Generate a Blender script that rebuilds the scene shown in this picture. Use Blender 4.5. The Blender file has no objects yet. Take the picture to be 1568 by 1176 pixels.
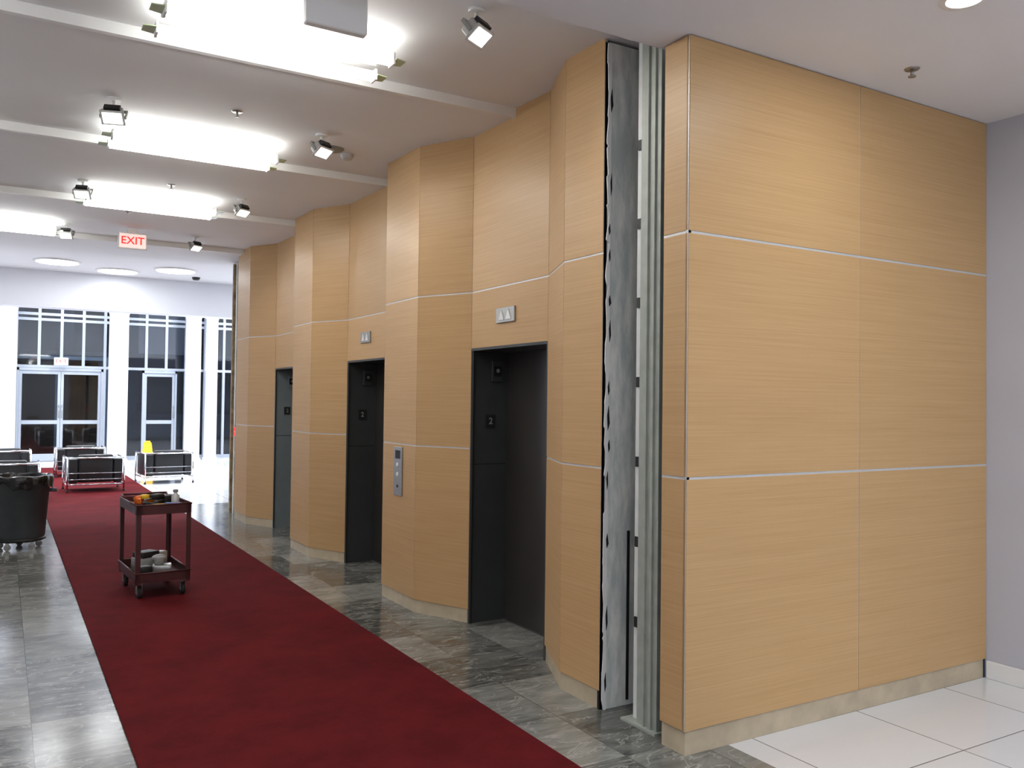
import bpy, bmesh, math, random
from mathutils import Vector, Matrix
random.seed(4)
S=bpy.context.scene
S.view_settings.view_transform='Standard'
S.view_settings.look='None'

# ------------------------------------------------------------------ materials
def newmat(name):
    m=bpy.data.materials.new(name); m.use_nodes=True
    nt=m.node_tree; b=nt.nodes['Principled BSDF']
    return m,nt,b
def N(nt,typ,**kw):
    n=nt.nodes.new(typ)
    for k,v in kw.items(): setattr(n,k,v)
    return n
def L(nt,a,b): nt.links.new(a,b)
def simple(name,col,rough=0.5,metal=0.0,noise=0.08,scale=8.0,coat=0.0,bump=0.0,bscale=None):
    m,nt,b=newmat(name)
    tc=N(nt,'ShaderNodeTexCoord'); no=N(nt,'ShaderNodeTexNoise'); no.inputs['Scale'].default_value=scale
    no.inputs['Detail'].default_value=4
    L(nt,tc.outputs['Object'],no.inputs['Vector'])
    r=N(nt,'ShaderNodeValToRGB')
    c=Vector(col)
    r.color_ramp.elements[0].position=0.3; r.color_ramp.elements[1].position=0.7
    r.color_ramp.elements[0].color=(*(c*(1-noise)),1); r.color_ramp.elements[1].color=(*(c*(1+noise)),1)
    L(nt,no.outputs['Fac'],r.inputs['Fac']); L(nt,r.outputs['Color'],b.inputs['Base Color'])
    b.inputs['Roughness'].default_value=rough; b.inputs['Metallic'].default_value=metal
    b.inputs['Coat Weight'].default_value=coat
    if bump:
        bp=N(nt,'ShaderNodeBump'); bp.inputs['Strength'].default_value=bump; bp.inputs['Distance'].default_value=0.01
        n2=N(nt,'ShaderNodeTexNoise'); n2.inputs['Scale'].default_value=bscale or scale*6
        L(nt,tc.outputs['Object'],n2.inputs['Vector']); L(nt,n2.outputs['Fac'],bp.inputs['Height']); L(nt,bp.outputs['Normal'],b.inputs['Normal'])
    return m
def emis(name,col,s):
    m,nt,b=newmat(name)
    b.inputs['Base Color'].default_value=(0.8,0.8,0.8,1)
    b.inputs['Emission Color'].default_value=(*col,1); b.inputs['Emission Strength'].default_value=s
    return m
def wood():
    m,nt,b=newmat('maple_veneer')
    tc=N(nt,'ShaderNodeTexCoord'); mp=N(nt,'ShaderNodeMapping'); mp.inputs['Scale'].default_value=(1.3,1.3,110)
    L(nt,tc.outputs['Object'],mp.inputs['Vector'])
    no=N(nt,'ShaderNodeTexNoise'); no.inputs['Scale'].default_value=1.0; no.inputs['Detail'].default_value=4; no.inputs['Roughness'].default_value=0.6
    L(nt,mp.outputs['Vector'],no.inputs['Vector'])
    mp2=N(nt,'ShaderNodeMapping'); mp2.inputs['Scale'].default_value=(0.8,0.8,20)
    L(nt,tc.outputs['Object'],mp2.inputs['Vector'])
    n2=N(nt,'ShaderNodeTexNoise'); n2.inputs['Scale'].default_value=1.0; n2.inputs['Detail'].default_value=3
    L(nt,mp2.outputs['Vector'],n2.inputs['Vector'])
    mx=N(nt,'ShaderNodeMath',operation='MULTIPLY_ADD'); mx.inputs[1].default_value=0.78
    h=N(nt,'ShaderNodeMath',operation='MULTIPLY'); h.inputs[1].default_value=0.22
    L(nt,n2.outputs['Fac'],h.inputs[0]); L(nt,no.outputs['Fac'],mx.inputs[0]); L(nt,h.outputs[0],mx.inputs[2])
    r=N(nt,'ShaderNodeValToRGB')
    r.color_ramp.elements[0].position=0.25; r.color_ramp.elements[0].color=(0.53,0.320,0.138,1)
    r.color_ramp.elements[1].position=0.75; r.color_ramp.elements[1].color=(0.65,0.420,0.205,1)
    L(nt,mx.outputs[0],r.inputs['Fac'])
    g=N(nt,'ShaderNodeNewGeometry')
    mr=N(nt,'ShaderNodeMapRange'); mr.inputs['To Min'].default_value=0.94; mr.inputs['To Max'].default_value=1.04
    L(nt,g.outputs['Random Per Island'],mr.inputs['Value'])
    hs=N(nt,'ShaderNodeHueSaturation'); L(nt,r.outputs['Color'],hs.inputs['Color']); L(nt,mr.outputs['Result'],hs.inputs['Value'])
    L(nt,hs.outputs['Color'],b.inputs['Base Color'])
    b.inputs['Roughness'].default_value=0.42
    b.inputs['Specular IOR Level'].default_value=0.35
    return m
def tiles(name,sx,sy,ox,oy,c0,c1,cg,gw,rough,vein=True):
    m,nt,b=newmat(name)
    g=N(nt,'ShaderNodeNewGeometry'); sp=N(nt,'ShaderNodeSeparateXYZ'); L(nt,g.outputs['Position'],sp.inputs[0])
    def M(op,a,bv):
        n=N(nt,'ShaderNodeMath',operation=op)
        if hasattr(a,'links'): L(nt,a,n.inputs[0])
        else: n.inputs[0].default_value=a
        if bv is not None:
            if hasattr(bv,'links'): L(nt,bv,n.inputs[1])
            else: n.inputs[1].default_value=bv
        return n.outputs[0]
    x=M('DIVIDE',M('SUBTRACT',sp.outputs['X'],ox),sx); y=M('DIVIDE',M('SUBTRACT',sp.outputs['Y'],oy),sy)
    cx=M('FLOOR',x,None); cy=M('FLOOR',y,None); fx=M('FRACT',x,None); fy=M('FRACT',y,None)
    cb=N(nt,'ShaderNodeCombineXYZ'); L(nt,cx,cb.inputs[0]); L(nt,cy,cb.inputs[1])
    wn=N(nt,'ShaderNodeTexWhiteNoise',noise_dimensions='3D'); L(nt,cb.outputs[0],wn.inputs['Vector'])
    dx=M('MULTIPLY',M('MINIMUM',fx,M('SUBTRACT',1.0,fx)),sx); dy=M('MULTIPLY',M('MINIMUM',fy,M('SUBTRACT',1.0,fy)),sy)
    gm=M('LESS_THAN',M('MINIMUM',dx,dy),gw/2)
    sc=N(nt,'ShaderNodeVectorMath',operation='SCALE'); sc.inputs['Scale'].default_value=7.3; L(nt,wn.outputs['Color'],sc.inputs[0])
    ad=N(nt,'ShaderNodeVectorMath',operation='ADD'); L(nt,g.outputs['Position'],ad.inputs[0]); L(nt,sc.outputs[0],ad.inputs[1])
    mp=N(nt,'ShaderNodeMapping'); mp.inputs['Rotation'].default_value=(0,0,0.6); mp.inputs['Scale'].default_value=(1,2.4,1); L(nt,ad.outputs[0],mp.inputs['Vector'])
    no=N(nt,'ShaderNodeTexNoise'); no.inputs['Scale'].default_value=2.6; no.inputs['Detail'].default_value=9; no.inputs['Roughness'].default_value=0.62; no.inputs['Distortion'].default_value=1.5
    L(nt,mp.outputs[0],no.inputs['Vector'])
    if vein:
        v=M('ADD',M('MULTIPLY',no.outputs['Fac'],0.9),M('MULTIPLY',wn.outputs['Value'],0.36))
        lo,hi=0.38,0.98
    else:
        v=M('ADD',M('MULTIPLY',no.outputs['Fac'],0.3),M('MULTIPLY',wn.outputs['Value'],0.3)); lo,hi=0.0,0.6
    r=N(nt,'ShaderNodeValToRGB'); r.color_ramp.elements[0].position=lo; r.color_ramp.elements[1].position=hi
    r.color_ramp.elements[0].color=(*c0,1); r.color_ramp.elements[1].color=(*c1,1); L(nt,v,r.inputs['Fac'])
    col=r.outputs['Color']
    if vein:
        n3=N(nt,'ShaderNodeTexNoise'); n3.inputs['Scale'].default_value=2.0; n3.inputs['Detail'].default_value=7; n3.inputs['Distortion'].default_value=1.8
        L(nt,mp.outputs[0],n3.inputs['Vector'])
        a=M('ABSOLUTE',M('SUBTRACT',n3.outputs['Fac'],0.5),None)
        vr=N(nt,'ShaderNodeMapRange'); vr.inputs['From Min'].default_value=0.0; vr.inputs['From Max'].default_value=0.016; vr.inputs['To Min'].default_value=0.6; vr.inputs['To Max'].default_value=0.0
        L(nt,a,vr.inputs['Value'])
        mv=N(nt,'ShaderNodeMix',data_type='RGBA'); L(nt,vr.outputs['Result'],mv.inputs['Factor']); L(nt,col,mv.inputs['A']); mv.inputs['B'].default_value=(0.5,0.49,0.46,1); col=mv.outputs['Result']
    mg=N(nt,'ShaderNodeMix',data_type='RGBA'); L(nt,gm,mg.inputs['Factor']); L(nt,col,mg.inputs['A']); mg.inputs['B'].default_value=(*cg,1)
    L(nt,mg.outputs['Result'],b.inputs['Base Color'])
    b.inputs['Roughness'].default_value=rough
    return m
def carpetmat():
    m,nt,b=newmat('red_carpet_pile')
    tc=N(nt,'ShaderNodeTexCoord'); no=N(nt,'ShaderNodeTexNoise'); no.inputs['Scale'].default_value=2.2; no.inputs['Detail'].default_value=8; no.inputs['Roughness'].default_value=0.7
    L(nt,tc.outputs['Object'],no.inputs['Vector'])
    r=N(nt,'ShaderNodeValToRGB'); r.color_ramp.elements[0].position=0.38; r.color_ramp.elements[1].position=0.62
    r.color_ramp.elements[0].color=(0.086,0.0065,0.0085,1); r.color_ramp.elements[1].color=(0.122,0.0090,0.0115,1)
    L(nt,no.outputs['Fac'],r.inputs['Fac'])
    n2=N(nt,'ShaderNodeTexNoise'); n2.inputs['Scale'].default_value=160; L(nt,tc.outputs['Object'],n2.inputs['Vector'])
    mr=N(nt,'ShaderNodeMapRange'); mr.inputs['To Min'].default_value=0.7; mr.inputs['To Max'].default_value=1.3; L(nt,n2.outputs['Fac'],mr.inputs['Value'])
    hs=N(nt,'ShaderNodeHueSaturation'); L(nt,r.outputs['Color'],hs.inputs['Color']); L(nt,mr.outputs['Result'],hs.inputs['Value'])
    L(nt,hs.outputs['Color'],b.inputs['Base Color']); b.inputs['Roughness'].default_value=0.95; b.inputs['Specular IOR Level'].default_value=0.1
    bp=N(nt,'ShaderNodeBump'); bp.inputs['Strength'].default_value=0.5; bp.inputs['Distance'].default_value=0.004
    L(nt,n2.outputs['Fac'],bp.inputs['Height']); L(nt,bp.outputs['Normal'],b.inputs['Normal'])
    return m
def glassmat():
    m=bpy.data.materials.new('night_glass'); m.use_nodes=True; nt=m.node_tree; nt.nodes.clear()
    o=N(nt,'ShaderNodeOutputMaterial'); t=N(nt,'ShaderNodeBsdfTransparent'); t.inputs[0].default_value=(0.75,0.8,0.85,1)
    g=N(nt,'ShaderNodeBsdfGlossy'); g.inputs['Roughness'].default_value=0.03
    f=N(nt,'ShaderNodeFresnel'); f.inputs['IOR'].default_value=1.6
    mx=N(nt,'ShaderNodeMixShader'); L(nt,f.outputs[0],mx.inputs[0]); L(nt,t.outputs[0],mx.inputs[1]); L(nt,g.outputs[0],mx.inputs[2]); L(nt,mx.outputs[0],o.inputs[0])
    return m
def plastermat():
    m,nt,b=newmat('torn_drywall')
    tc=N(nt,'ShaderNodeTexCoord'); no=N(nt,'ShaderNodeTexNoise'); no.inputs['Scale'].default_value=6; no.inputs['Detail'].default_value=8; no.inputs['Roughness'].default_value=0.65
    mp=N(nt,'ShaderNodeMapping'); mp.inputs['Scale'].default_value=(2,1,0.45); L(nt,tc.outputs['Object'],mp.inputs[0]); L(nt,mp.outputs[0],no.inputs['Vector'])
    r=N(nt,'ShaderNodeValToRGB'); e=r.color_ramp.elements
    e[0].position=0.38; e[0].color=(0.56,0.61,0.60,1); e[1].position=0.60; e[1].color=(0.90,0.90,0.86,1)
    L(nt,no.outputs['Fac'],r.inputs['Fac']); L(nt,r.outputs['Color'],b.inputs['Base Color']); b.inputs['Roughness'].default_value=0.8
    return m

M_wood=wood()
M_alu=simple('aluminium_reveal',(0.66,0.67,0.67),0.4,0.3,0.03,30)
M_plinth=simple('plinth_stone',(0.56,0.46,0.32),0.35,0,0.12,9)
M_marble=tiles('grey_marble_tile',0.41,0.61,0.165,0.25,(0.050,0.052,0.047),(0.36,0.36,0.33),(0.07,0.07,0.065),0.004,0.15)
M_white=tiles('white_floor_tile',0.81,0.81,0.09,0.11,(0.80,0.82,0.84),(0.88,0.89,0.90),(0.22,0.22,0.22),0.007,0.12,vein=False)
M_carpet=carpetmat()
M_ceil=simple('ceiling_paint',(0.88,0.88,0.90),0.8,0,0.01,3)
M_wall=simple('grey_white_paint',(0.56,0.57,0.63),0.7,0,0.01,3)
M_trimw=simple('white_trim_paint',(0.88,0.88,0.87),0.4,0,0.01,5)
M_dark=simple('dark_metal_jamb',(0.055,0.060,0.058),0.35,0.2,0.1,3)
M_jambrefl=simple('steel_jamb_reflection',(0.26,0.30,0.31),0.35,0.2,0.08,3)  # steel jamb with the bright lobby's reflection put into its colour
M_door=simple('dark_elevator_door',(0.060,0.054,0.049),0.34,0.3,0.1,2)
M_black=simple('black_plastic',(0.012,0.012,0.012),0.5,0,0.1,10)
M_blackgap=simple('dark_void',(0.006,0.006,0.006),0.9,0,0.1,10)
M_steel=simple('brushed_steel',(0.42,0.42,0.40),0.35,0.9,0.05,40)
M_chrome=simple('chrome_tube',(0.8,0.8,0.8),0.12,1.0,0.02,10)
M_leather=simple('black_leather',(0.012,0.012,0.013),0.42,0,0.1,20,bump=0.2)
M_galv=simple('galvanised_stud',(0.40,0.43,0.38),0.5,0.1,0.10,14)
M_galvl=simple('primed_track',(0.80,0.82,0.80),0.5,0.0,0.05,14)
M_plaster=plastermat()
M_tan=simple('old_adhesive',(0.36,0.28,0.17),0.9,0,0.4,12)
M_green=simple('green_acrylic',(0.50,0.60,0.38),0.2,0,0.03,10)
M_tube=emis('fluorescent_lens',(1.0,1.0,0.95),17.0)
M_tubec=emis('added_light_lens_cool',(0.88,0.95,1.0),16.0)  # lens of the lights added behind the camera
M_spot=emis('floodlight_lens',(1.0,0.98,0.93),4.0)
M_disc=emis('downlight_lens',(1.0,0.99,0.96),8.0)
M_disc2=emis('lobby_disc_lens',(0.95,0.97,1.0),15.0)
M_red=emis('exit_red',(1.0,0.015,0.015),1.2); M_red.node_tree.nodes['Principled BSDF'].inputs['Base Color'].default_value=(0.8,0.02,0.02,1)
M_exitface=emis('exit_face',(1.0,0.70,0.62),0.65)
M_cart=simple('maroon_cart_steel',(0.085,0.022,0.022),0.4,0.3,0.15,12)
M_rubber=simple('rubber',(0.015,0.015,0.015),0.7,0,0.1,10)
M_bin=simple('charcoal_bin_plastic',(0.055,0.062,0.068),0.5,0,0.1,8)
M_bag=simple('black_bin_bag',(0.010,0.010,0.010),0.25,0,0.1,8,bump=0.8,bscale=18)
M_yellow=simple('yellow_plastic',(0.85,0.50,0.02),0.4,0,0.04,8)
M_orange=simple('orange_plastic',(0.75,0.16,0.02),0.4,0,0.04,8)
M_blue=simple('blue_plastic',(0.03,0.09,0.35),0.4,0,0.04,8)
M_grey=simple('grey_plastic',(0.30,0.30,0.28),0.5,0,0.1,20)
M_lgrey=simple('light_grey_casting',(0.55,0.55,0.54),0.45,0.1,0.04,20)
M_mull=simple('mullion_aluminium',(0.42,0.46,0.52),0.4,0.3,0.03,10)
M_glass=glassmat()
M_colw=simple('white_column_paint',(0.86,0.88,0.93),0.5,0,0.01,3)
M_night=simple('night_asphalt',(0.02,0.022,0.028),0.7,0,0.2,1)
M_facade=simple('night_facade',(0.10,0.13,0.20),0.6,0,0.3,0.5)
M_winlit=emis('facade_window_glow',(0.35,0.42,0.6),0.10)
M_brownrefl=simple('brown_door_reflection',(0.12,0.07,0.04),0.5,0,0.15,2)  # brown reflections in the glass doors, painted as a panel colour

# ------------------------------------------------------------------ mesh builder
class MB:
    def __init__(s): s.bm=bmesh.new(); s.mats=[]
    def mi(s,m):
        if m not in s.mats: s.mats.append(m)
        return s.mats.index(m)
    def _fin(s,faces,mat,smooth=False):
        i=s.mi(mat)
        for f in faces:
            if f.is_valid: f.material_index=i; f.smooth=smooth
    def box(s,x0,x1,y0,y1,z0,z1,mat,M=None,bevel=0,seg=2):
        T=Matrix.Translation(((x0+x1)/2,(y0+y1)/2,(z0+z1)/2))@Matrix.Diagonal((abs(x1-x0),abs(y1-y0),abs(z1-z0),1))
        if M is not None: T=M@T
        r=bmesh.ops.create_cube(s.bm,size=1.0,matrix=T)
        vs=r['verts']; fs=list({f for v in vs for f in v.link_faces})
        s._fin(fs,mat)
        if bevel:
            sm=seg>1
            es=list({e for v in vs for e in v.link_edges})
            rb=bmesh.ops.bevel(s.bm,geom=es,offset=bevel,segments=seg,affect='EDGES',profile=0.5)
            s._fin(rb['faces'],mat,sm)
            allf=set()
            for v in rb['verts']:
                if v.is_valid:
                    for f in v.link_faces: allf.add(f)
            s._fin(allf,mat,sm)
    def cyl(s,p0,p1,r0,r1,mat,seg=20,caps=True):
        p0=Vector(p0);p1=Vector(p1);d=p1-p0;Ln=d.length
        q=Vector((0,0,1)).rotation_difference(d.normalized()).to_matrix().to_4x4()
        T=Matrix.Translation((p0+p1)/2)@q
        r=bmesh.ops.create_cone(s.bm,cap_ends=caps,cap_tris=False,segments=seg,radius1=r0,radius2=r1,depth=Ln,matrix=T)
        fs={f for v in r['verts'] for f in v.link_faces}
        i=s.mi(mat)
        for f in fs: f.material_index=i; f.smooth=(len(f.verts)==4)
    def sph(s,c,r,mat,sc=(1,1,1),M=None):
        T=Matrix.Translation(c)@Matrix.Diagonal((*sc,1))
        if M is not None: T=M@T
        q=bmesh.ops.create_uvsphere(s.bm,u_segments=20,v_segments=12,radius=r,matrix=T)
        s._fin({f for v in q['verts'] for f in v.link_faces},mat,True)
    def tube(s,pts,r,mat,seg=12):
        for a,b in zip(pts[:-1],pts[1:]): s.cyl(a,b,r,r,mat,seg)
        for p in pts[1:-1]: s.sph(p,r,mat)
    def lathe(s,prof,c,mat,seg=40,wob=None):
        rings=[]
        for k,(r,z) in enumerate(prof):
            ring=[]
            for i in range(seg):
                a=2*math.pi*i/seg; rr=r; zz=z
                if wob: rr,zz=wob(k,a,r,z)
                ring.append(s.bm.verts.new((c[0]+rr*math.cos(a),c[1]+rr*math.sin(a),c[2]+zz)))
            rings.append(ring)
        fs=[]
        for a,b in zip(rings[:-1],rings[1:]):
            for i in range(seg):
                fs.append(s.bm.faces.new((a[i],a[(i+1)%seg],b[(i+1)%seg],b[i])))
        s._fin(fs,mat,True)
        return rings
    def prism(s,pts,axis,a0,a1,mat):
        def P(p,a):
            return {'x':(a,p[0],p[1]),'y':(p[0],a,p[1]),'z':(p[0],p[1],a)}[axis]
        A=[s.bm.verts.new(P(p,a0)) for p in pts]; B=[s.bm.verts.new(P(p,a1)) for p in pts]
        fs=[s.bm.faces.new(A),s.bm.faces.new(B[::-1])]
        n=len(pts)
        for i in range(n): fs.append(s.bm.faces.new((A[i],B[i],B[(i+1)%n],A[(i+1)%n])))
        s._fin(fs,mat)
    def done(s,name,loc=(0,0,0),rz=0,parent=None,recalc=True):
        if recalc: bmesh.ops.recalc_face_normals(s.bm,faces=s.bm.faces)
        me=bpy.data.meshes.new(name); s.bm.to_mesh(me); s.bm.free()
        for m in s.mats: me.materials.append(m)
        o=bpy.data.objects.new(name,me); S.collection.objects.link(o)
        o.location=loc; o.rotation_euler=(0,0,rz)
        if parent: o.parent=parent
        return o
def empty(name,loc=(0,0,0),rz=0):
    e=bpy.data.objects.new(name,None); S.collection.objects.link(e); e.location=loc; e.rotation_euler=(0,0,rz); e.empty_display_size=0.2
    return e

# ------------------------------------------------------------------ shell
XF=2.88; XR=3.11; XD=3.42; YE=3.15
TOP=4.15
def floor(name,x0,x1,y0,y1,mat):
    m=MB(); m.box(x0,x1,y0,y1,-0.1,0,mat); return m.done(name)
floor('floor_marble',-2.2,3.16,-5,3.16,M_marble)
floor('floor_marble_corridor',-2.2,3.75,3.16,13.3,M_marble)
floor('floor_marble_lobby',-7,9,13.3,14.5,M_marble)
floor('floor_entry_tile',3.16,5.5,-5,3.16,M_white)
floor('floor_lobby_tile',-7,9,14.5,26,M_white)
floor('ground_outside',-30,40,26,70,M_night)
m=MB(); m.box(0.57,2.35,-4.9,23.2,0.0005,0.012,M_carpet,bevel=0.004,seg=1); m.done('carpet_runner')

# ceilings
m=MB(); m.box(-2.2,5.5,-5,3.37,3.52,TOP,M_ceil); m.done('ceiling_entry')
brk=[3.37,5.26,7.60,9.95,12.30]
pts=[]
for a,b in zip(brk[:-1],brk[1:]):
    pts+= [(a,3.745),(b,3.80)]
pts+=[(12.30,3.745),(13.5,3.745),(13.5,TOP),(3.37,TOP)]
m=MB(); m.prism(pts,'x',-2.2,3.60,M_ceil); m.done('ceiling_corridor')
for i,y in enumerate(brk[1:]):
    m=MB(); m.box(-2.19,3.2,y-.03,y+.012,3.732,3.799,M_trimw); m.done('trim_%d'%(i+1))
m=MB(); m.box(-7,9,13.5,16.2,3.80,TOP,M_ceil); m.done('ceiling_lobby')
m=MB(); m.box(-7,9,16.2,16.55,3.19,5.2,M_colw); m.done('ceiling_soffit')
m=MB(); m.box(-7,9,16.55,26,5.2,5.35,M_ceil); m.done('ceiling_atrium')

# walls
m=MB(); m.box(5.38,5.5,-5,3.16,0,3.52,M_wall); m.done('wall_right')
m=MB(); m.box(5.362,5.38,-5,3.145,0,0.11,M_trimw,bevel=0.004,seg=1); m.done('baseboard_right')
m=MB(); m.box(-2.35,-2.2,-5,13.3,0,TOP,M_wall); m.done('wall_left')
m=MB(); m.box(-2.35,5.5,-5.15,-5,0,TOP,M_wall); m.done('wall_back')
m=MB(); m.box(-7.1,-7,13.3,26,0,5.35,M_wall); m.done('wall_lobby_left')
m=MB(); m.box(9,9.1,13.3,26,0,5.35,M_wall); m.done('wall_lobby_right')
m=MB(); m.box(-7,-2.35,13.15,13.3,0,TOP,M_wall); m.done('wall_lobby_rear')
m=MB(); m.box(3.76,9,3.9,13.3,0,TOP,M_wall); m.done('wall_elevator_core')

# facet cladding
def facet(m,p,q,rows,th=0.02,gap=0.008,gh=0.011,wood_=M_wood):
    p=Vector((p[0],p[1],0)); q=Vector((q[0],q[1],0)); d=q-p; Ln=d.length; u=d.normalized()
    n=Vector((-u.y,u.x,0))
    Mx=Matrix(((u.x,n.x,0,p.x),(u.y,n.y,0,p.y),(0,0,1,0),(0,0,0,1)))
    g=gap/2; h=gh/2
    for i,(a,b) in enumerate(rows):
        m.box(g*0.5,Ln-g*0.5,-th,0,a+(h if i else 0),b-(h if i<len(rows)-1 else 0),wood_,Mx,bevel=0.001,seg=1)
    m.box(0.0,Ln,-th,-0.003,rows[0][0],rows[-1][1],M_alu,Mx)
    return Mx,Ln
PL=0.105
full=[(PL,1.34),(1.34,2.545),(2.545,3.80)]
over=[(2.11,2.545),(2.545,3.80)]
ops=[(4.78,5.86),(7.55,8.63),(10.33,11.41)]
m=MB(); pm=MB()
segs=[((XF,3.87),(XF,4.26),0),((XF,4.26),(XR,4.78),0),((XR,4.78),(XR,5.86),1),((XR,5.86),(XF,6.36),0),((XF,6.36),(XF,7.05),0),
((XF,7.05),(XR,7.55),0),((XR,7.55),(XR,8.63),1),((XR,8.63),(XF,9.14),0),((XF,9.14),(XF,9.82),0),((XF,9.82),(XR,10.33),0),((XR,10.33),(XR,11.41),1),
((XR,11.41),(XF,11.9),0),((XF,11.9),(XF,12.6),0)]
for p,q,o in segs:
    facet(m,p,q,over if o else full)
    if not o:
        d=(Vector((q[0],q[1],0))-Vector((p[0],p[1],0))); u=d.normalized(); n=Vector((-u.y,u.x,0))
        Mx=Matrix(((u.x,n.x,0,p[0]),(u.y,n.y,0,p[1]),(0,0,1,0),(0,0,0,1)))
        pm.box(0,d.length,-0.03,-0.008,0,PL,M_plinth,Mx)
m.done('wall_elevator_cladding'); pm.done('baseboard_elevator')

m=MB()
def pier(pts):
    m.prism(pts,'z',0.0,3.735,M_blackgap)
pier([(XF+.03,3.9),(XF+.03,4.26),(XR+.03,4.77),(3.70,4.77),(3.70,3.9)])
pier([(XR+.03,5.87),(XF+.03,6.37),(XF+.03,7.04),(XR+.03,7.54),(3.7,7.54),(3.7,5.87)])
pier([(XR+.03,8.64),(XF+.03,9.15),(XF+.03,9.81),(XR+.03,10.32),(3.7,10.32),(3.7,8.64)])
pier([(XR+.03,11.42),(XF+.03,11.91),(XF+.03,12.58),(3.7,12.58),(3.7,11.42)])
m.done('wall_elevator_piers')

def rect_text(body,size,mat,parent,loc,rot,ext=0.001,name='lettering'):
    c=bpy.data.curves.new(name,'FONT'); c.body=body; c.size=size; c.extrude=ext; c.align_x='CENTER'; c.align_y='CENTER'
    c.offset=0.0015
    c.materials.append(mat); o=bpy.data.objects.new(name,c); S.collection.objects.link(o); o.parent=parent; o.location=loc; o.rotation_euler=rot
    return o
# elevators
for k,(a,b) in enumerate(ops):
    e=empty('elevator_entrance',(XR,(a+b)/2,0)); w=(b-a)/2; dp=XD-XR
    J=M_jambrefl if k==2 else M_dark
    m=MB()
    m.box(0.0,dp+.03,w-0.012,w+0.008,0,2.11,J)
    m.box(0.0,dp+.03,-w-0.008,-w+0.012,0,2.11,M_dark)
    m.box(0.0,dp+.03,-w+.012,w-.012,2.092,2.112,M_dark)
    m.box(0.022,dp+.33,-w,w,2.113,3.73,M_blackgap)
    m.box(dp-.02,dp+.03,-w+.012,w-.012,0.0,0.004,M_steel)
    m.box(0.02,dp,w-0.0135,w-0.0118,1.215,1.222,M_black)
    m.box(0.004,0.016,w-0.03,w-0.012,0,2.092,M_black)
    m.done('frame',parent=e)
    m=MB()
    m.box(dp,dp+.03,-w+.012,-0.003,0.004,2.092,M_door,bevel=.003,seg=1)
    m.box(dp+.008,dp+.035,0.003,w-.012,0.004,2.092,M_door,bevel=.003,seg=1)
    m.box(dp+.04,dp+.05,-w,w,0,2.1,M_blackgap)
    m.done('door_leaves',parent=e)
    m=MB()
    yy=w-.012
    m.box(0.125,0.205,yy-.012,yy,1.50,1.60,M_black,bevel=.002,seg=1)
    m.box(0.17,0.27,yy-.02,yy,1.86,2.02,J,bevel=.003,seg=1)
    m.box(0.185,0.255,yy-.022,yy-.019,1.90,1.98,M_black)
    m.cyl((0.22,yy-.025,1.945),(0.22,yy-.02,1.945),0.016,0.016,M_grey)
    m.done('jamb_signs',parent=e)
    rect_text('2',0.07,M_grey,e,(0.165,yy-.014,1.55),(math.pi/2,0,0),name='floor_number')
for yc in (5.33,8.10):
    e=empty('hall_lantern',(XR,yc,2.33)); m=MB()
    m.box(-0.014,-.001,-0.13,0.13,-0.055,0.055,M_steel,bevel=.003,seg=1)
    for s_ in (-0.05,0.05):
        pts=[(s_-.038,-.035),(s_+.038,-.035),(s_,.04)]
        m.prism(pts,'x',-0.018,-0.0135,M_trimw)
    m.done('plate',parent=e)
m=MB(); m.box(-0.012,-.001,-.085,.085,-.21,.20,M_steel,bevel=.003,seg=1)
for z in (-.03,.05): m.cyl((-0.018,0,z),(-0.011,0,z),.018,.018,M_trimw)
m.box(-.0135,-.011,-.05,.05,.10,.17,M_black)
m.cyl((-0.016,0,-.13),(-0.011,0,-.13),.012,.012,M_black)
m.done('elevator_call_panel',(XF,6.70,1.115))

# big panelled partition
m=MB()
rows=[(0.12,1.34),(1.34,2.545),(2.545,3.515)]
for a,b in ((4.14,2.86),(5.378,4.14)):
    facet(m,(a,YE),(b,YE),rows,gap=.010,gh=.013)
facet(m,(2.86,YE+.003),(2.86,YE+.185),rows,gap=.010,gh=.013)
m.box(2.885,5.375,YE+.025,YE+.18,0.0,3.515,M_blackgap)
m.done('wall_panelled_partition')
m=MB(); m.box(2.872,5.36,YE+.012,YE+.024,0,.119,M_plinth); m.box(2.872,2.884,YE+.024,YE+.18,0,.119,M_plinth); m.done('baseboard_partition')

# exposed gap
m=MB(); m.box(3.32,3.36,YE+.19,3.87,0,3.735,M_galv)
m.done('wall_gap_back')
m=MB()
m.box(2.906,3.125,3.862,3.885,0,3.74,M_plaster)
random.seed(9)
left=[]; z=0.0
while z<3.70:
    left.append((2.889+random.choice([0,.002,.006,.012,.018])+random.uniform(0,.004),z)); z+=random.choice([.015,.03,.07,.12])*random.uniform(.7,1.3)
left.append((2.893,3.73))
m.prism(left+[(2.918,3.73),(2.918,0)],'y',3.853,3.861,M_trimw)
# torn black paper patches
z=.1
while z<3.6:
    h=random.uniform(.03,.14); x=2.908+random.uniform(0,.01)
    m.prism([(x,z),(x+random.uniform(.006,.014),z+h*.3),(x+.004,z+h),(x-.004,z+h*.6)],'y',3.849,3.852,M_blackgap)
    z+=h+random.uniform(.05,.35)
m.box(2.884,2.906,3.870,3.888,0,3.74,M_blackgap)
m.box(3.062,3.078,3.855,3.8615,0.03,0.98,M_blackgap)
m.done('wall_drywall_end')
m=MB()
m.box(2.93,2.936,3.44,3.60,0,3.73,M_galv); m.box(2.936,2.985,3.44,3.446,0,3.73,M_galv); m.box(2.936,2.985,3.594,3.60,0,3.73,M_galv)
m.box(2.918,2.930,3.475,3.495,0,3.73,M_galv); m.box(2.918,2.930,3.53,3.54,0,3.73,M_galv)
m.box(2.96,3.04,3.66,3.666,0,3.73,M_galvl); m.box(2.96,2.966,3.62,3.66,0,3.73,M_galvl)
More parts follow.
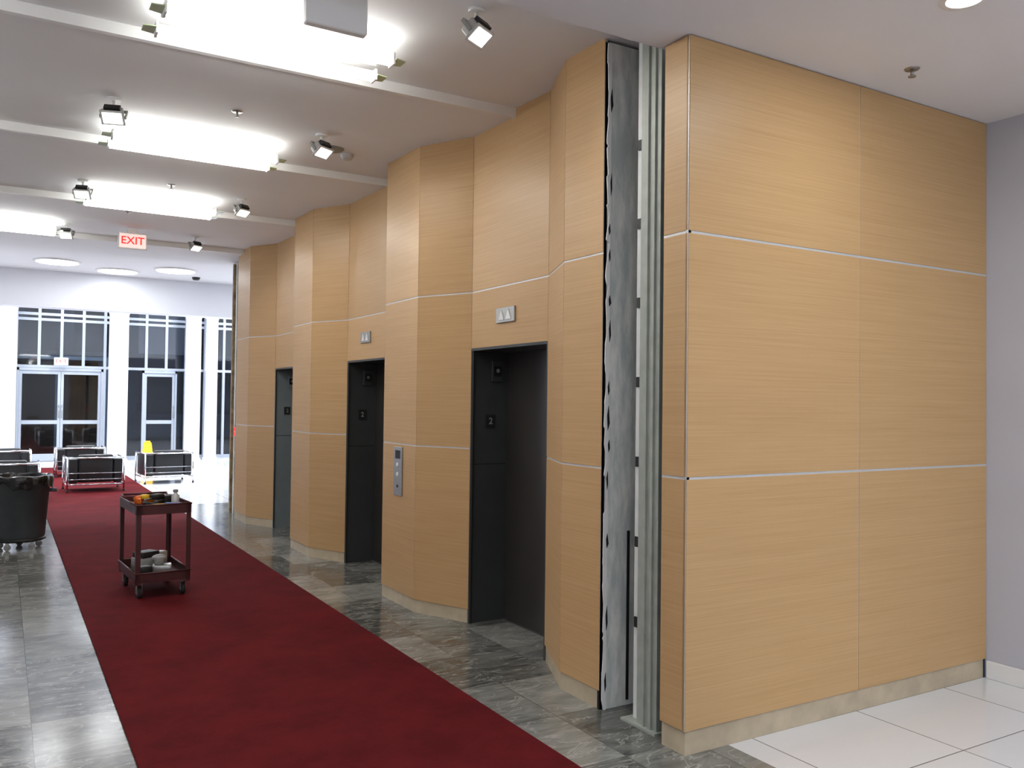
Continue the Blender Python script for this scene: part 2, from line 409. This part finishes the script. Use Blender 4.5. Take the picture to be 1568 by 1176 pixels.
for i in range(7):
    z=0.62+i*0.43-0.12
    m.box(2.951,2.96,3.625,3.655,z,z+.055,M_black)
m.box(2.90,3.15,3.42,3.70,0.0,0.012,M_galv)
m.done('metal_stud_framing')

# far unfinished wall end
m=MB()
m.box(3.0,3.3,12.66,13.28,0,3.735,M_tan); m.box(2.975,2.995,12.68,12.72,0,3.73,M_galv); m.box(2.97,2.995,13.05,13.11,0,3.73,M_plaster)
m.box(2.955,2.999,13.22,13.28,0,3.73,M_tan)
random.seed(2)
for i in range(26):
    z=random.uniform(.1,3.5); y=random.uniform(12.75,13.15)
    m.box(2.985,3.0,y,y+random.uniform(.03,.1),z,z+random.uniform(.03,.15),M_tan if i%2 else M_blackgap)
m.box(3.3,3.76,12.60,13.3,0,3.735,M_wall)
m.done('wall_unfinished_end')
m=MB(); m.box(-.03,0,-.05,.05,-.06,.06,M_red,bevel=.004,seg=1); m.box(-.036,-.03,-.03,.03,-.01,.01,M_trimw); m.done('fire_alarm_pull',(2.965,12.9,1.22))

# ------------------------------------------------------------------ fluorescent fixtures
def fluo(x0,x1,y,z=3.665,drop=0.0,name='fluorescent_ceiling_light',lens=M_tube):
    Lh=(x1-x0)/2
    o=empty(name,((x0+x1)/2,y,z)); m=MB()
    m.box(-Lh,Lh,-.035,.035,.02,.065,M_lgrey,bevel=.006,seg=1)
    top=.085+drop
    for sx in (-.6,.6):
        m.box(sx*Lh-.03,sx*Lh+.03,-.02,.02,.065,top,M_trimw) if drop==0 else m.cyl((sx*Lh,0,.06),(sx*Lh,0,top),.006,.006,M_steel)
        m.box(sx*Lh-.03,sx*Lh+.03,-.15,.15,.035,.045,M_trimw)
    for s_ in (-1,1):
        yc=s_*.14
        for sx in (-1,1):
            a,b=sorted((sx*(Lh+.012),sx*(Lh+.075)))
            pts=[(a,yc-.055),(b,yc-.04),(b,yc+.04),(a,yc+.055)] if sx>0 else [(a,yc-.04),(b,yc-.055),(b,yc+.055),(a,yc+.04)]
            m.prism(pts,'z',-.006,.0,M_green)
        m.box(-Lh-.012,-Lh,yc-.04,yc+.04,-.03,.035,M_trimw); m.box(Lh,Lh+.012,yc-.04,yc+.04,-.03,.035,M_trimw)
    m.done('housing',parent=o)
    m=MB()
    for s_ in (-1,1):
        yc=s_*.14; pts=[]
        for i in range(20):
            a=2*math.pi*i/20; pts.append((yc+.038*math.cos(a),.0+.029*math.sin(a)))
        m.prism(pts,'x',-Lh,Lh,lens)
    m.done('lenses',parent=o)
for x0,x1,y in ((0.67,1.89,4.74),(0.67,1.89,7.16),(0.67,1.89,9.50),(-0.72,0.50,11.55),(-1.6,-.4,7.16),(-1.6,-.4,4.74)):
    fluo(x0,x1,y)
for x0,x1,y in ((-.8,.42,-1.0),(1.6,2.82,-1.0),(3.4,4.62,-1.2),(1.6,2.82,-3.3),(3.4,4.62,-3.3),(-.8,.42,-3.3)):  # added behind the camera, unseen, to brighten the entry ceiling
    fluo(x0,x1,y,z=3.10,drop=.335,name='added_suspended_light',lens=M_tubec)

# floodlights
def flood(x,y,z,tgt,energy):
    o=empty('floodlight',(x,y,z)); m=MB()
    m.cyl((0,0,0.0),(0,0,.02),.045,.045,M_trimw); m.cyl((0,0,-.06),(0,0,0),.010,.010,M_trimw)
    d=(Vector(tgt)-Vector((x,y,z-.10))).normalized()
    q=d.to_track_quat('-Z','Y').to_matrix().to_4x4()
    Mx=Matrix.Translation((0,0,-.10))@q@Matrix.Scale(.88,4)
    m.box(-.075,.075,-.05,.05,-.03,.045,M_lgrey,Mx,bevel=.01)
    m.box(-.088,.088,-.062,.062,-.045,-.03,M_lgrey,Mx,bevel=.003,seg=1)
    m.box(-.098,-.088,-.012,.012,-.03,.06,M_grey,Mx); m.box(.088,.098,-.012,.012,-.03,.06,M_grey,Mx); m.box(-.098,.098,-.012,.012,.055,.063,M_grey,Mx)
    m.box(-.070,.070,-.046,.046,-.049,-.044,M_spot,Mx)
    m.box(-.06,.06,.05,.075,-.02,.03,M_black,Mx)
    m.done('head',parent=o)
    l=bpy.data.lights.new('flood_lamp','SPOT'); l.energy=energy; l.spot_size=math.radians(130); l.spot_blend=1.0; l.shadow_soft_size=.05; l.color=(1,.95,.88)
    lo=bpy.data.objects.new('lamp',l); S.collection.objects.link(lo); lo.parent=o
    lo.location=Vector((0,0,-.10))+d*.07; lo.rotation_euler=d.to_track_quat('-Z','Y').to_euler()
def cz(y):
    for a,b in zip(brk[:-1],brk[1:]):
        if a<=y<b: return 3.745+(y-a)/(b-a)*.055
    return 3.745
for y in (3.95,6.5,9.1,11.6):
    flood(2.1,y,cz(y)-.02,(2.6,y-.9,2.3),17)
for y in (6.5,9.15,11.6):
    flood(0.62,y,cz(y)-.02,(0.35,y-.8,2.7),10)

# lobby disc lights
for x,y in ((.69,15.0),(2.4,14.9),(1.6,15.55),(-1.2,15.0),(4.2,15.0),(-3,15.0)):
    m=MB(); m.lathe([(0.0,-.02),(.2,-.03),(.30,-.022)],(0,0,0),M_disc2); m.lathe([(.30,-.022),(.33,-.02),(.34,0)],(0,0,0),M_trimw); m.done('ceiling_disc_light',(x,y,3.80))
for x,y in ((-4,19),(-1,19),(2,19),(5,19),(8,19),(-1,22.5),(2,22.5),(5,22.5),(8,22.5)):
    m=MB(); m.lathe([(0.0,-.02),(.2,-.03),(.30,-.022)],(0,0,0),M_disc2); m.lathe([(.30,-.022),(.33,-.02),(.34,0)],(0,0,0),M_trimw); m.done('ceiling_disc_light',(x,y,5.20))
    l=bpy.data.lights.new('atrium_lamp','AREA'); l.shape='DISK'; l.size=.5; l.energy=150; l.color=(.90,.94,1); lo=bpy.data.objects.new('atrium_lamp',l); S.collection.objects.link(lo); lo.location=(x,y,5.14)

# entry downlights
for x,y,en in ((3.65,2.24,11),(1.25,1.0,14),(-1.0,1.6,16),(3.65,0.2,24),(1.25,-2.0,20),(-1,.2,18)):  # first is in view; the rest are added to light the partition evenly
        e=empty('recessed_downlight',(x,y,3.52)); m=MB()
        m.lathe([(.075,-.004),(.10,-.006),(.105,0)],(0,0,0),M_trimw)
        m.lathe([(0.0,-.002),(.075,-.004)],(0,0,0),M_disc); m.done('trim_and_lens',parent=e)
        l=bpy.data.lights.new('downlight_lamp','AREA'); l.shape='DISK'; l.size=.15; l.energy=en; l.color=(.97,.98,1.0); lo=bpy.data.objects.new('lamp',l); S.collection.objects.link(lo); lo.parent=e; lo.location=(0,0,-.012)

def sprinkler(x,y,z):
    m=MB(); m.lathe([(0,-.004),(.035,-.006),(.04,0)],(0,0,0),M_steel); m.cyl((0,0,-.04),(0,0,-.004),.008,.008,M_steel); m.cyl((0,0,-.045),(0,0,-.04),.02,.02,M_steel); m.done('sprinkler_head',(x,y,z))
sprinkler(1.41,6.30,cz(6.3)); sprinkler(1.37,8.85,cz(8.85)); sprinkler(1.15,10.3,cz(10.3)); sprinkler(4.17,2.85,3.52)
m=MB(); m.lathe([(0,-.012),(.09,-.014),(.10,-.006),(.105,0)],(0,0,0),M_grey); m.done('ceiling_speaker',(2.30,6.85,cz(6.85)))
m=MB(); m.lathe([(0,-.045),(.04,-.045),(.055,-.02),(.06,0)],(0,0,0),M_lgrey); m.done('smoke_detector',(2.47,6.95,cz(6.95)))
m=MB(); m.lathe([(0,-.05),(.05,-.045),(.065,-.02),(.07,0)],(0,0,0),M_black); m.done('security_camera_dome',(2.85,15.6,3.80))

def exitsign(x,y,z,face=-1,w=.33,h=.2,stem=0.02):
    e=empty('exit_sign',(x,y,z)); m=MB()
    m.box(-w/2,w/2,-.025,.025,-h/2,h/2,M_trimw,bevel=.006,seg=1)
    if stem: m.box(-.06,.06,-.02,.02,h/2,h/2+stem,M_trimw)
    m.box(-w/2+.015,w/2-.015,min(face*.0275,face*.024),max(face*.0275,face*.024),-h/2+.015,h/2-.015,M_exitface)
    m.done('housing',parent=e)
    rect_text('EXIT',.13,M_red,e,(0,face*.030,0),(math.pi/2,0,0 if face<0 else math.pi),.002)
exitsign(1.33,11.4,3.615,stem=.05)
exitsign(1.30,25.25,2.62,stem=0)
exitsign(1.32,3.9,3.55,face=1,w=.30,h=.2,stem=.09)

# ------------------------------------------------------------------ lobby glazing
YG=25.6
m=MB()
xs=[.28+.52*i for i in range(-13,17)]
def indoor(x): return (.30<x<2.34) or (3.32<x<4.20)
for x in xs:
    z0=2.5 if indoor(x) else 0
    m.box(x-.035,x+.035,YG-.05,YG+.07,z0,5.2,M_mull)
for z in (2.49,3.72,3.86,4.9):
    m.box(-7,9,YG-.045,YG+.05,z-.035,z+.035,M_mull)
m.box(-7,.28,YG-.04,YG+.05,0,.1,M_mull); m.box(2.36,3.3,YG-.04,YG+.05,0,.1,M_mull); m.box(4.22,9,YG-.04,YG+.05,0,.1,M_mull)
m.box(-7,.28,YG+.01,YG+.02,.1,2.45,M_glass); m.box(2.36,3.3,YG+.01,YG+.02,.1,2.45,M_glass); m.box(4.22,9,YG+.01,YG+.02,.1,2.45,M_glass)
m.box(-7,9,YG+.01,YG+.02,2.53,5.2,M_glass)
m.done('window_1')
def door(name,x0,x1,n):
    e=empty(name,((x0+x1)/2,YG,0)); W=x1-x0; m=MB(); w=.05
    m.box(-W/2,-W/2+w,-.06,.06,0,2.45,M_mull); m.box(W/2-w,W/2,-.06,.06,0,2.45,M_mull); m.box(-W/2,W/2,-.06,.06,2.38,2.45,M_mull)
    lw=(W-2*w)/n
    for i in range(n):
        a=-W/2+w+i*lw+.004; b=a+lw-.008; r=.065
        m.box(a,a+r,-.025,.025,.01,2.375,M_mull); m.box(b-r,b,-.025,.025,.01,2.375,M_mull)
        m.box(a+r,b-r,-.025,.025,.01,.2,M_mull); m.box(a+r,b-r,-.025,.025,2.29,2.375,M_mull); m.box(a+r,b-r,-.04,.025,.98,1.08,M_mull)
        m.box(a+r,b-r,-.004,.004,.2,.98,M_glass); m.box(a+r,b-r,-.004,.004,1.08,2.29,M_glass)
        hx=(b-r/2) if i%2==0 else (a+r/2)
        m.tube([(hx,-.03,1.15),(hx,-.08,1.17),(hx,-.08,1.45),(hx,-.03,1.47)],.012,M_steel)
    m.done('frame_and_leaves',parent=e)
door('door_1',.31,2.33,2); door('door_2',3.31,4.21,1)
for x,y,r in ((.05,24.9,.24),(2.63,24.9,.24),(4.5,24.8,.2),(5.02,25.0,.17)):
    m=MB(); m.lathe([(r+.03,0),(r+.03,.06),(r,.07),(r,2.45),(r+.012,2.46),(r+.012,2.5),(r,2.51),(r,3.9),(r+.012,3.91),(r+.012,3.95),(r,3.96),(r,5.2)],(0,0,0),M_colw); m.done('round_column',(x,y,0))
m=MB()
m.box(-12,30,40,40.5,0,14,M_facade)
for i in range(16):
    for j in range(5):
        x=-10+i*2.5; z=1+j*2.6
        m.box(x,x+1.9,39.93,39.99,z,z+1.8,M_winlit if (i*7+j*3)%5==0 else M_night)
m.done('building_outside')
m=MB(); m.box(.3,2.4,28.0,28.1,0,2.7,M_brownrefl); m.box(.2,.3,26.1,28.1,0,2.7,M_mull); m.box(2.4,2.5,26.1,28.1,0,2.7,M_mull); m.box(.2,2.5,26.1,28.1,2.7,2.8,M_mull); m.box(1.3,1.4,27.95,28,0,2.7,M_mull); m.done('vestibule_outside')  # brown back panel stands in for the reflections in the doors

# ------------------------------------------------------------------ armchairs
def chair(x,y,rz,z=0.0):
    e=empty('leather_armchair',(x,y,z),rz); W=.46; D=.38
    m=MB(); r=.016
    for sx in (-1,1):
        for sy in (-1,1):
            m.cyl((sx*W,sy*D,0.003),(sx*W,sy*D,.60),r,r,M_chrome); m.cyl((sx*W,sy*D,0.0),(sx*W,sy*D,.02),r*1.4,r*1.4,M_rubber)
    m.tube([(W,D,.60),(W,-D,.60),(-W,-D,.60),(-W,D,.60)],r,M_chrome)
    m.sph((W,D,.60),r,M_chrome); m.sph((-W,D,.60),r,M_chrome)
    m.tube([(W,D,.13),(W,-D,.13),(-W,-D,.13),(-W,D,.13),(W,D,.13)],r*.8,M_chrome)
    for z in (.22,.33): m.cyl((-W,-D,z),(W,-D,z),.007,.007,M_chrome)
    m.done('chrome_frame',parent=e)
    m=MB()
    m.box(-W+.02,-W+.17,-D+.02,D-.01,.15,.585,M_leather,bevel=.03,seg=3); m.box(W-.17,W-.02,-D+.02,D-.01,.15,.585,M_leather,bevel=.03,seg=3)
    m.box(-W+.175,W-.175,-D+.16,D-.01,.15,.29,M_leather,bevel=.03,seg=3); m.box(-W+.175,W-.175,-D+.16,D,.295,.44,M_leather,bevel=.04,seg=3)
    m.box(-W+.175,W-.175,-D+.02,-D+.155,.16,.66,M_leather,bevel=.04,seg=3)
    m.done('cushions',parent=e)
chair(1.46,17.4,0.03,.013); chair(2.86,18.6,.10); chair(1.46,20.7,0.0,.013); chair(.09,16.4,0.0); chair(.06,20.2,0)

m=MB()
for s_ in (-1,1):
    v=[(-.15,s_*.15,0),(.15,s_*.15,0),(.085,s_*.012,.64),(-.085,s_*.012,.64)]
    v2=[(a,b-s_*.012,c) for a,b,c in v]
    A=[m.bm.verts.new(p) for p in v]; B=[m.bm.verts.new(p) for p in v2]
    fs=[m.bm.faces.new(A),m.bm.faces.new(B[::-1])]+[m.bm.faces.new((A[i],B[i],B[(i+1)%4],A[(i+1)%4])) for i in range(4)]
    m._fin(fs,M_yellow)
m.box(-.06,.06,-.025,.025,.63,.68,M_yellow,bevel=.008); m.box(-.045,.045,-.1,-.095,.3,.34,M_black)
m.done('wet_floor_sign',(2.98,21.9,0.0))

# ------------------------------------------------------------------ rubbish bin
e=empty('wheeled_trash_can',(.20,11.1,0)); m=MB()
m.lathe([(0,.12),(.235,.12),(.25,.14),(.290,.72),(.305,.725),(.305,.80),(.285,.80),(.27,.5),(.23,.15),(0,.15)],(0,0,0),M_bin)
for a in (0,math.pi): m.box(-.05,.05,-.03,.03,.62,.66,M_bin,Matrix.Rotation(a,4,'Z')@Matrix.Translation((.31,0,0)),bevel=.01)
m.lathe([(0,.09),(.24,.09),(.26,.10),(.26,.125),(.24,.13),(0,.13)],(0,0,0),M_black)
for i in range(5):
    a=2*math.pi*i/5+.3; c=(.2*math.cos(a),.2*math.sin(a))
    m.cyl((c[0],c[1]-.015,.035),(c[0],c[1]+.015,.035),.035,.035,M_grey); m.box(c[0]-.018,c[0]+.018,c[1]-.022,c[1]+.022,.05,.092,M_steel)
m.done('can_and_dolly',parent=e)
def wob(k,a,r,z):
    if k<2: return r,z
    return r+.008*math.sin(9*a+k)+.006*math.sin(17*a), z+(.035*math.sin(5*a)+.02*math.sin(11*a) if k>=5 else .006*math.sin(7*a))
m=MB(); m.lathe([(.25,.70),(.28,.80),(.295,.822),(.318,.81),(.322,.77),(.318,.70)],(0,0,0),M_bag,seg=64,wob=wob); m.done('bag',parent=e)

# ------------------------------------------------------------------ service cart
CX,CY,CR=1.18,8.15,.06
e=empty('utility_cart',(CX,CY,0.012),CR); m=MB(); w,l=.22,.38
def tray(z0,z1,floor_z):
    m.box(-w,w,-l,l,floor_z,floor_z+.006,M_cart)
    m.box(-w,w,-l,-l+.008,z0,z1,M_cart); m.box(-w,w,l-.008,l,z0,z1,M_cart)
    m.box(-w,-w+.008,-l,l,z0,z1,M_cart); m.box(w-.008,w,-l,l,z0,z1,M_cart)
    for a in (-1,1):
        m.cyl((a*w,-l,z1),(a*w,l,z1),.007,.007,M_cart); m.cyl((-w,a*l,z1),(w,a*l,z1),.007,.007,M_cart)
tray(.705,.785,.74); tray(.135,.215,.145)
for a in (-1,1):
    for b in (-1,1):
        x=a*(w-.004); y=b*(l-.004)
        m.box(x-.004,x+.004,min(y,y-b*.035),max(y,y-b*.035),.12,.785,M_cart); m.box(min(x,x-a*.035),max(x,x-a*.035),y-.004,y+.004,.12,.785,M_cart)
        cx=a*(w-.045); cy=b*(l-.08)
        m.box(cx-.03,cx+.03,cy-.03,cy+.03,.12,.135,M_steel)
        m.box(cx-.024,cx-.018,cy-.02,cy+.02,.04,.122,M_steel); m.box(cx+.018,cx+.024,cy-.02,cy+.02,.04,.122,M_steel)
        m.cyl((cx-.016,cy,.05),(cx+.016,cy,.05),.05,.05,M_rubber,24); m.cyl((cx-.018,cy,.05),(cx+.018,cy,.05),.022,.022,M_grey,16)
m.tube([(-w+.03,l,.76),(-w+.03,l+.07,.80),(w-.03,l+.07,.80),(w-.03,l,.76)],.011,M_cart)
m.done('frame',parent=e)
m=MB(); zt=.7465
def R(a,x,y): return Matrix.Translation((x,y,0))@Matrix.Rotation(a,4,'Z')
m.box(-.12,.04,-.03,.06,zt,zt+.05,M_orange,R(.5,-.02,.12),bevel=.008); m.box(-.10,.10,-.02,.02,zt,zt+.045,M_black,R(1.1,.02,-.05),bevel=.008)
m.box(-.08,.08,-.05,.05,zt,zt+.06,M_grey,R(.2,.06,.25),bevel=.006); m.cyl((-.12,-.25,zt+.015),(.08,-.18,zt+.015),.014,.014,M_yellow)
m.cyl((-.1,-.05,zt+.02),(-.02,-.2,zt+.02),.018,.012,M_black); m.box(-.07,.07,-.03,.03,zt,zt+.035,M_blue,R(-.6,.1,-.24),bevel=.006)
m.cyl((-.02,.3,zt),(-.02,.3,zt+.05),.045,.045,M_black); m.box(-.06,.06,-.04,.04,zt+.045,zt+.09,M_black,R(.8,.02,.02),bevel=.01)
m.box(-.14,.14,-.008,.008,zt+.05,zt+.062,M_steel,R(.9,-.02,0)); m.box(-.05,.05,-.05,.05,zt,zt+.07,M_black,R(.3,.12,.08),bevel=.01)
m.cyl((-.15,.1,zt+.05),(-.05,.22,zt+.06),.013,.013,M_orange); m.box(-.03,.03,-.03,.03,zt+.05,zt+.09,M_yellow,R(.3,-.08,.02),bevel=.01)
zl=.1515
m.box(-.11,.11,-.09,.09,zl,zl+.12,M_grey,R(.3,-.03,.1),bevel=.01); m.box(-.09,.09,-.07,.07,zl+.12,zl+.17,M_black,R(.5,-.04,.12),bevel=.01)
m.box(-.08,.08,-.06,.06,zl,zl+.09,M_steel,R(-.2,.04,-.14),bevel=.01); m.cyl((.02,-.12,zl+.08),(.02,-.12,zl+.15),.04,.04,M_grey)
m.cyl((.1,-.02,zl+.02),(.1,.28,zl+.05),.02,.02,M_black); m.box(-.05,.05,-.05,.05,zl,zl+.1,M_black,R(.2,-.12,-.22),bevel=.01); m.box(-.06,.06,-.04,.04,zl+.02,zl+.14,M_lgrey,R(.7,.1,.24),bevel=.01)
m.sph((.05,.02,zl+.12),.05,M_lgrey,(1.3,1,.6)); m.cyl((-.15,-.3,zl+.01),(.12,-.28,zl+.01),.01,.01,M_steel)
m.box(-.07,.07,-.02,.02,zl,zl+.03,M_orange,R(.1,.0,-.27),bevel=.006)
m.done('hand_tools',parent=e)
m=MB(); m.lathe([(0,0),(.032,0),(.034,.01),(.034,.08),(.014,.10),(.013,.115),(0,.115)],(.15,-.1,zt),M_lgrey,20); m.box(.13,.17,-.115,-.085,zt+.11,zt+.135,M_grey,bevel=.004); m.done('spray_bottle',parent=e)

# ------------------------------------------------------------------ world
w=bpy.data.worlds.new('night'); S.world=w; w.use_nodes=True
bg=w.node_tree.nodes['Background']; bg.inputs[0].default_value=(.35,.45,.8,1); bg.inputs[1].default_value=.05

# ------------------------------------------------------------------ camera
th=math.radians(30.69); p=.0213; r=.0123
Fh=Vector((math.sin(th),math.cos(th),0)); Rr=Vector((math.cos(th),-math.sin(th),0)); Z=Vector((0,0,1))
F=Fh*math.cos(p)+Z*math.sin(p); U=Rr.cross(F)
cx=Rr*math.cos(r)+U*math.sin(r); cy=U*math.cos(r)-Rr*math.sin(r)
cam=bpy.data.cameras.new('camera'); cam.sensor_width=36; cam.lens=36*1314/1568; cam.clip_end=200
co=bpy.data.objects.new('camera',cam); S.collection.objects.link(co)
co.matrix_world=Matrix(((cx.x,cy.x,-F.x,0),(cx.y,cy.y,-F.y,0),(cx.z,cy.z,-F.z,1.7),(0,0,0,1)))
S.camera=co
